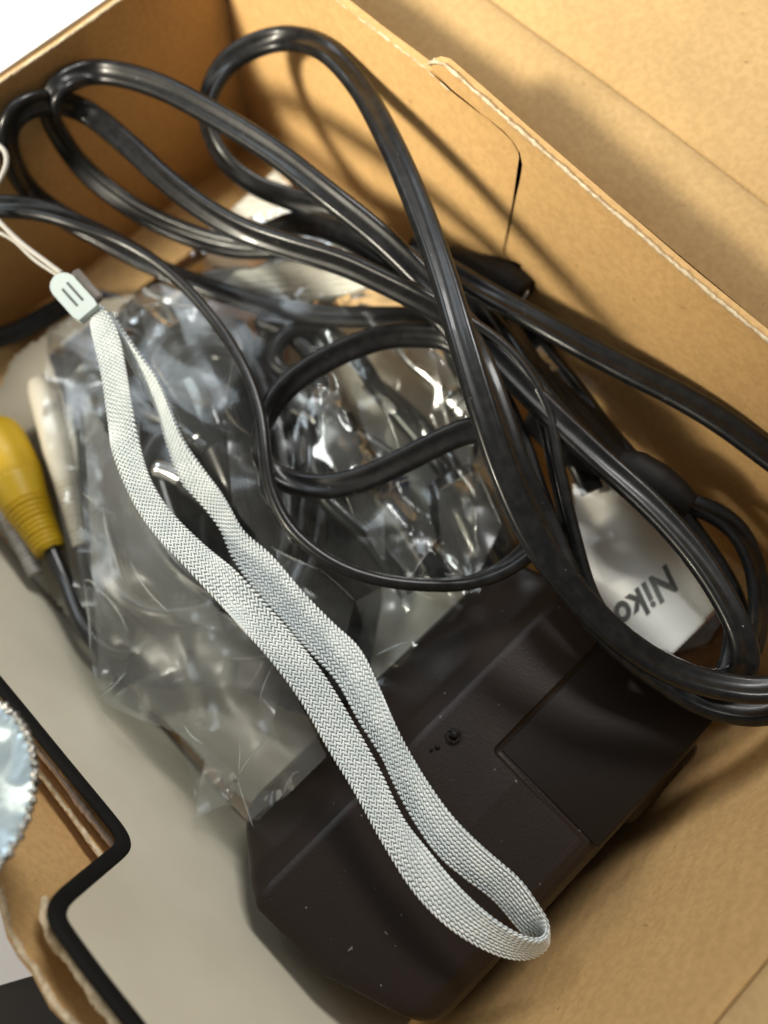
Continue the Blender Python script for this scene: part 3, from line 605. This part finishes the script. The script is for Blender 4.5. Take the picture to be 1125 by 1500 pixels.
# ------------------------------------------------------------------ audio video cable with plugs
av = thing('av_cable', 'audio video cable with yellow and white ribbed plugs at the left', 'cable')
def rca(pts, m, rmax, ring0, ringn, name, z):
    a0 = np.array([P(*q) for q in pts]); s_ = resample(catmull(a0, 8), .00022); t = np.linspace(0, 1, len(s_)); Ltot = len(s_) * .00022
    r = np.interp(t, [0, .04, .10, .42, .62, .78, 1], [rmax * .85, rmax * .96, rmax, rmax * .95, rmax * .74, rmax * .58, rmax * .46])
    for i in range(len(r)):
        if t[i] > .64: r[i] *= .70 if ((t[i] - .64) * Ltot / .0014) % 1 < .40 else 1.06
        elif .30 < t[i] < .46: r[i] *= 1 - .025 * (((t[i] - .3) * Ltot / .0009) % 1 < .35)
    return obj(name, normals_out(mesh(*sweep(s_, circ(1, 22), scale=r))), m, av)
rca([(-16, 636, 16), (6, 676, 17), (36, 735, 17), (74, 806, 16)], M_YELLOW, .0088, 0, 0, 'yellow_plug', 26)
rca([(60, 560, 20), (80, 640, 20), (102, 730, 20), (118, 802, 19)], M_CREAM, .0042, 0, 0, 'white_plug', 20)
rca([(96, 600, 16), (112, 670, 16), (124, 740, 16), (132, 790, 16)], M_CREAM, .0035, 0, 0, 'white_plug', 16)
rca([(-40, 640, 16), (-10, 700, 16), (20, 760, 15), (52, 840, 13)], mat('grey_plug_plastic', (.42, .40, .38), .5), .0045, 0, 0, 'grey_plug', 16)
CR = circ(.0016, 10)
def thin(pl, par=av, r=.0016, m=M_CORD2, n='cable'): return obj(n, mesh(*sweep(path(pl, .0014)[0], circ(r, 10))), m, par)
thin([(72, 798, 16), (95, 850, 16), (130, 930, 18), (190, 960, 16), (260, 900, 15), (300, 800, 16), (280, 650, 18), (230, 540, 20), (160, 500, 18), (120, 560, 14)], r=.0022)
thin([(118, 800, 19), (140, 880, 16), (200, 930, 12), (300, 960, 12), (380, 900, 14), (400, 760, 14), (340, 600, 16), (240, 480, 16)], r=.0019)
# black coils under the film
coil = thing('usb_cable', 'black data cable coiled with ferrite bead and metal plug inside the clear bag', 'cable')
pts = []
for k in range(70):
    a_ = k * .31; rx = 120 + 26 * math.sin(k * .37) - k * .2; ry = 200 + 22 * math.cos(k * .53)
    ca, sa = math.cos(-.25), math.sin(-.25); u, v = rx * math.cos(a_), ry * math.sin(a_)
    pts.append((325 + u * ca - v * sa, 700 + u * sa + v * ca, 16 + k * .17))
thin(pts, coil, .0024)
thin([(380, 520, 26), (400, 470, 30), (450, 470, 33), (470, 510, 34), (440, 550, 34), (400, 530, 34), (420, 490, 36), (470, 480, 36), (520, 520, 34), (560, 580, 30), (620, 650, 28), (690, 740, 26)], coil, .0024)
thin([(540, 560, 20), (580, 590, 20), (620, 630, 20), (665, 690, 20), (700, 760, 20)], coil, .0028)
thin([(560, 470, 30), (600, 530, 30), (625, 548, 30), (650, 575, 30)], coil, .0014, M_METAL, 'wire')
lathe_path([(655, 575, 31), (672, 592, 31), (690, 612, 31)], [(0, .002), (.1, .0034), (.9, .0034), (1, .002)], 'metal_plug', M_METAL, coil, .6)
for i_ in range(3):
    q0 = (664 + i_ * 10, 580 + i_ * 12)
    obj('contact_ring', normals_out(mesh(*sweep(np.array([P(q0[0], q0[1], 31), P(q0[0] + 3, q0[1] + 3.6, 31)]), circ(.0038, 14, .62)))), M_PLUG, coil)
lathe_path([(660, 700, 22), (690, 760, 22), (720, 830, 20)], [(0, .006), (.04, .0088), (.2, .0092), (.9, .0092), (1, .006)], 'ferrite_bead', mat('glossy_black', (.015, .016, .018), .12, coat=.6), coil)
lathe_path([(560, 720, 14), (600, 770, 14), (650, 850, 12)], [(0, .005), (.04, .007), (.9, .007), (1, .005)], 'ferrite_bead', bpy.data.materials['glossy_black'], coil)
# dark pouch: neck strap folded in the bag
pou = sheet([(70, 520), (140, 470), (230, 440), (360, 470), (400, 560), (520, 620), (560, 760), (560, 880), (540, 990), (500, 1060), (420, 1040), (330, 1000), (250, 1010), (170, 1000), (125, 860), (112, 640)], [(150, 520, 16), (250, 500, 22), (350, 600, 22), (200, 800, 14), (450, 850, 16), (300, 700, 20)], addf(facet_noise(21, 70, 4, 1.8, 1.0), facet_noise(22, 26, 1.2)), 7.)
o = obj('black_pouch', mesh(*pou), mat('black_soft_cloth', (.009, .009, .009), .7, spec=.2, bump=300, bumpd=.0003)); tag(o, 'soft black cloth pouch crumpled inside the clear bag', 'pouch')
for (q, nm) in (([(205, 690, 31), (250, 690, 32), (300, 730, 32), (330, 760, 31)], 0), ([(120, 520, 24), (135, 600, 25), (150, 700, 22)], 1)):
    pass
cn = thing('connector', 'dark glossy connector with silver collar between the two strap bands', 'connector')
lathe_path([(225, 684, 37), (250, 692, 37), (275, 706, 37)], [(0, .0015), (.1, .0026), (.9, .0026), (1, .002)], 'collar', M_METAL, cn)
lathe_path([(262, 700, 37), (300, 725, 37), (345, 775, 35), (370, 820, 33)], [(0, .002), (.1, .0032), (.5, .0032), (1, .0018)], 'body', bpy.data.materials['glossy_black'], cn)
bt = slab([P(560, 700, 22), P(598, 698, 22), P(604, 740, 22), P(590, 775, 22), P(574, 740, 22)], (0, 0, 1), .0006)
o = obj('blue_sticker', bt, M_BLUE, sm=False); tag(o, 'small dark blue sticker under the clear bag near the centre', 'sticker')

# ------------------------------------------------------------------ clear bags
def bag(name, poly, ctrl, hf, m, lab, step=8.):
    V, Fc = sheet(poly, ctrl, hf, step); o = obj(name, mesh(V, Fc), m); tag(o, lab, 'bag', 'clear plastic bags in the box')
    sd = o.modifiers.new('s', 'SUBSURF'); sd.levels = 2; sd.render_levels = 2; return o
bag('plastic_bag', [(88, 500), (150, 440), (250, 408), (330, 392), (372, 395), (430, 440), (560, 460), (700, 470), (752, 560), (765, 700), (748, 850), (700, 880), (640, 930), (560, 1012), (480, 1030), (420, 1010), (330, 960), (250, 985), (150, 1032), (118, 900), (112, 760), (104, 620)],
    [(88, 500, 34), (250, 430, 38), (450, 460, 44), (700, 520, 42), (720, 840, 30), (560, 1000, 22), (150, 1030, 24), (110, 700, 30), (300, 700, 40), (450, 620, 40), (600, 760, 36), (300, 900, 34)],
    addf(facet_noise(31, 105, 3.4, 2.2, 1.0, .3), facet_noise(32, 48, 1.0, 2.6, .7, .3)), M_FILM4, 'large crinkled clear plastic bag wrapped round the black cables under the strap')
bag('plastic_bag', [(120, 560), (128, 700), (135, 850), (150, 1030), (195, 1050), (262, 1075), (300, 1110), (285, 1200), (335, 1175), (372, 1212), (480, 1110), (440, 1030), (420, 940), (330, 900), (250, 820), (190, 700)],
    [(120, 560, 36), (150, 1030, 27), (285, 1200, 30), (372, 1212, 32), (480, 1100, 40), (420, 940, 42), (250, 800, 42), (190, 700, 42), (300, 1050, 34)],
    addf(facet_noise(41, 85, 3.0, 2.6, 1.25, .25), facet_noise(42, 40, .8, 2.6, 1.1, .3)), M_FILM2, 'milky crumpled bag end with pointed corners against the grey insert')
bag('plastic_bag', [(270, 372), (330, 330), (420, 300), (560, 400), (640, 450), (700, 500), (640, 520), (560, 478), (400, 470), (300, 440), (200, 520), (150, 470)],
    [(270, 372, 30), (560, 400, 39), (640, 450, 41), (200, 500, 36), (400, 400, 37), (400, 460, 35)],
    addf(facet_noise(51, 60, 2.4, 1.4, .3, .4), facet_noise(52, 24, .9)), M_FILM3, 'clear film lying over the white ribbed paper near the far corner')
bag('plastic_bag', [(70, 480), (110, 460), (160, 520), (150, 700), (140, 860), (160, 960), (110, 870), (85, 740), (62, 620)],
    [(60, 560, 34), (110, 460, 30), (150, 700, 33), (140, 860, 28), (30, 700, 38)],
    addf(facet_noise(61, 70, 2.2, 1.8, 1.2, .4), facet_noise(62, 30, .8)), film('hazy_bag_film', .07, .45, .2, .0003, 45), 'hazy plastic film lying over the yellow and white plugs')
bag('plastic_bag', [(470, 480), (560, 505), (640, 500), (700, 560), (740, 660), (752, 770), (735, 850), (660, 880), (600, 960), (552, 1010), (520, 960), (545, 860), (470, 820), (430, 730), (420, 600)],
    [(470, 480, 40), (640, 500, 44), (740, 700, 40), (735, 850, 34), (600, 960, 30), (552, 1010, 26), (500, 700, 42), (600, 700, 34)],
    addf(facet_noise(91, 60, 3.0, 2.6, 1.15, .3), facet_noise(92, 26, .9, 2.2, 1.3, .4)), M_FILM3, 'crisp clear film with sharp bright creases beside the top corner of the adapter', 6.)
mbag = bpy.data.objects['plastic_bag']; ebag = bpy.data.objects['plastic_bag.001']; cbag = [o_ for o_ in bpy.data.objects if o_.name.startswith('plastic_bag')][-1]
def fold(poly, z, par, seed=0, edges=True):
    cs = [(p[0], p[1], z + 2.2 * math.sin(i * 2.4 + seed)) for i, p in enumerate(poly)]
    V, Fc = sheet(poly, cs, facet_noise(200 + seed, 45, .7, 2.2, 1.1, .3), 9.)
    o = obj('fold', mesh(V, Fc), M_FOLD, par); o.modifiers.new('s', 'SUBSURF').levels = 1
    if edges:
        g = np.random.default_rng(seed); parts = []; n = len(poly)
        for k in range(n):
            if g.random() < .7: continue
            a, b = cs[k], cs[(k + 1) % n]; A = P(a[0], a[1], a[2] + .3); B = P(b[0], b[1], b[2] + .3); m = 9
            off = g.normal(0, .0005, 3); off[2] = 0
            pp = np.array([A + (B - A) * t + off * math.sin(math.pi * t) for t in np.linspace(0, 1, m)])
            parts.append(sweep(pp, circ(.00026, 5), scale=[.15 + math.sin(math.pi * t) ** .7 * (.5 + .5 * g.random()) for t in np.linspace(0, 1, m)]))
        if parts: obj('crease', mesh(*join(parts)), M_CREASE, par)
for i, (pl_, z_, b_) in enumerate([
    ([(150, 1027), (205, 995), (272, 960), (345, 958), (385, 968), (360, 1010), (318, 1075), (260, 1050), (200, 1036)], 38, ebag),
    ([(262, 1072), (270, 1062), (300, 1090), (345, 1130), (350, 1150), (335, 1175), (290, 1203), (282, 1150)], 38, ebag),
    ([(348, 1142), (400, 1160), (440, 1130), (415, 1165), (372, 1214)], 39, ebag),
    ([(400, 975), (412, 1010), (395, 1075), (350, 1135), (352, 1080), (380, 1030)], 42, ebag),
    ([(122, 850), (140, 860), (190, 930), (185, 985), (145, 1022), (132, 960)], 36, ebag),
    ([(205, 450), (250, 444), (300, 452), (345, 520), (330, 600), (262, 590), (218, 520)], 47, mbag),
    ([(88, 565), (130, 520), (158, 560), (152, 605), (98, 645)], 42, mbag),
    ([(170, 700), (215, 760), (300, 850), (330, 930), (250, 900), (190, 820)], 44, mbag),
    ([(250, 860), (330, 900), (400, 960), (340, 965), (270, 950)], 42, mbag),
    ([(330, 600), (372, 640), (380, 720), (430, 800), (400, 820), (340, 740)], 46, mbag),
    ([(120, 720), (150, 740), (180, 850), (185, 940), (150, 900), (128, 820)], 40, ebag),
    ([(455, 560), (480, 565), (515, 620), (560, 700), (565, 830), (520, 760), (480, 660)], 46, cbag),
    ([(515, 548), (560, 590), (590, 680), (560, 690), (530, 620)], 46, cbag),
    ([(560, 730), (620, 700), (640, 790), (600, 850), (560, 800)], 43, cbag),
    ([(640, 720), (700, 690), (735, 770), (700, 845), (650, 840)], 43, cbag),
    ([(520, 880), (580, 850), (640, 880), (600, 940), (550, 960)], 38, cbag),
    ([(470, 560), (500, 575), (498, 610), (470, 625), (452, 590)], 47, cbag),  # film patch added in place of a bright reflection on the bag
    ([(395, 800), (470, 835), (520, 880), (505, 940), (440, 880)], 45, mbag)]): fold(pl_, z_, b_, i)
# dark connectors among the cables
GB = bpy.data.materials['glossy_black']
cnr = thing('data_plug', 'black rectangular cable plug under the film inside the small inner loop', 'plug')
lathe_path([(430, 590, 33), (470, 612, 34), (520, 640, 34)], [(0, .003), (.05, .0052), (.8, .0052), (1, .003)], 'body', GB, cnr, .6)
lathe_path([(520, 640, 34), (550, 655, 34), (575, 668, 34)], [(0, .003), (.5, .0026), (1, .0016)], 'strain_relief', M_CORD2, cnr)
cn3 = thing('black_adapter_plug', 'chunky glossy black plug under the film left of the inner loop', 'plug')
lathe_path([(275, 560, 33), (300, 600, 34), (322, 660, 34)], [(0, .004), (.06, .0078), (.8, .0078), (1, .005)], 'body', GB, cn3, .6)
lathe_path([(322, 660, 34), (335, 700, 34), (345, 735, 33)], [(0, .005), (.5, .0036), (1, .0022)], 'strain_relief', M_CORD2, cn3)
# glossy black loops just under the film
thin([(250, 470, 30), (330, 480, 31), (352, 540, 31), (300, 610, 31), (235, 640, 30), (205, 720, 29), (250, 820, 28), (330, 880, 28), (420, 930, 27), (480, 990, 25)], coil, .0026)
thin([(170, 520, 26), (215, 600, 28), (300, 640, 30), (345, 720, 30), (355, 800, 29), (330, 880, 27), (240, 900, 25), (170, 860, 22), (150, 760, 22)], coil, .0030)
thin([(380, 470, 32), (440, 500, 34), (470, 560, 34), (450, 640, 33), (470, 720, 32), (540, 790, 30), (600, 870, 26)], coil, .0026)
# bag by the right wall, over the printed card
bag('plastic_bag', [(790, 540), (850, 540), (930, 610), (990, 700), (1040, 780), (1075, 880), (1040, 940), (985, 960), (900, 900), (850, 760), (820, 640)],
    [(790, 540, 26), (930, 610, 34), (1060, 880, 43), (985, 955, 42), (850, 760, 40), (900, 800, 42)],
    addf(facet_noise(71, 110, 1.5, 2.2, .9, .3)), M_FILM, 'clear film bag wrapped round the white printed card by the right wall')

# ------------------------------------------------------------------ printed card
cd = thing('printed_card', 'white card with large black lettering seen through the cord loop at right', 'card')
def cz2(x, y): return 33 + (y - 700) * .012
cpoly = [(838, 706), (870, 700), (930, 722), (985, 768), (1030, 830), (1058, 880), (1020, 925), (986, 958), (930, 945), (880, 900), (850, 820)]
V, Fc = sheet(cpoly, [(840, 706, 31), (950, 740, 34), (1050, 880, 37), (986, 955, 36), (880, 900, 35)], lambda x, y: .8 * math.sin((x - y) / 90), 5.)
co_ = obj('face', mesh(V, Fc), M_CARD, cd); sdm = co_.modifiers.new('s', 'SOLIDIFY'); sdm.thickness = .0004
cu_ = bpy.data.curves.new('t', 'FONT'); cu_.body = 'Nikon'; cu_.size = 1; cu_.shear = .28; cu_.offset = .034; cu_.extrude = .002; cu_.space_character = 1.10
to = bpy.data.objects.new('tmp', cu_); COL.objects.link(to)
dg = bpy.context.evaluated_depsgraph_get(); tm = bpy.data.meshes.new_from_object(to.evaluated_get(dg)); bpy.data.objects.remove(to)
# letters follow the card: baseline runs toward the lower left, tops point to the lower right
org = np.array([978., 826.]); rd = np.array([-.775, .632]); up = np.array([.632, .775]); S_ = 55.
d3 = None
for v in tm.vertices:
    px, py = org + rd * v.co.x * S_ * .88 + up * v.co.y * S_
    zz = np.array([[840, 706, 31], [950, 740, 34], [1050, 880, 37], [986, 955, 36], [880, 900, 35]], float)
    wg = 1 / (((zz[:, 0] - px) ** 2 + (zz[:, 1] - py) ** 2) ** 1.2 + 60); z = (wg * zz[:, 2]).sum() / wg.sum() + .8 * math.sin((px - py) / 90)
    v.co = Vector(P(px, py, z + .5 + v.co.z * 30))
obj('lettering', tm, M_INK, cd, sm=False)
bp = sheet([(985, 955), (1060, 885), (1090, 900), (1100, 990), (1040, 1030), (1000, 1000)], [(985, 955, 30), (1060, 890, 32), (1060, 1000, 26)], facet_noise(81, 40, 1.5), 6.)
o = obj('brown_film_packet', mesh(*bp), M_BROWN); tag(o, 'dark brown glossy packet below the printed card at the right edge', 'packet')
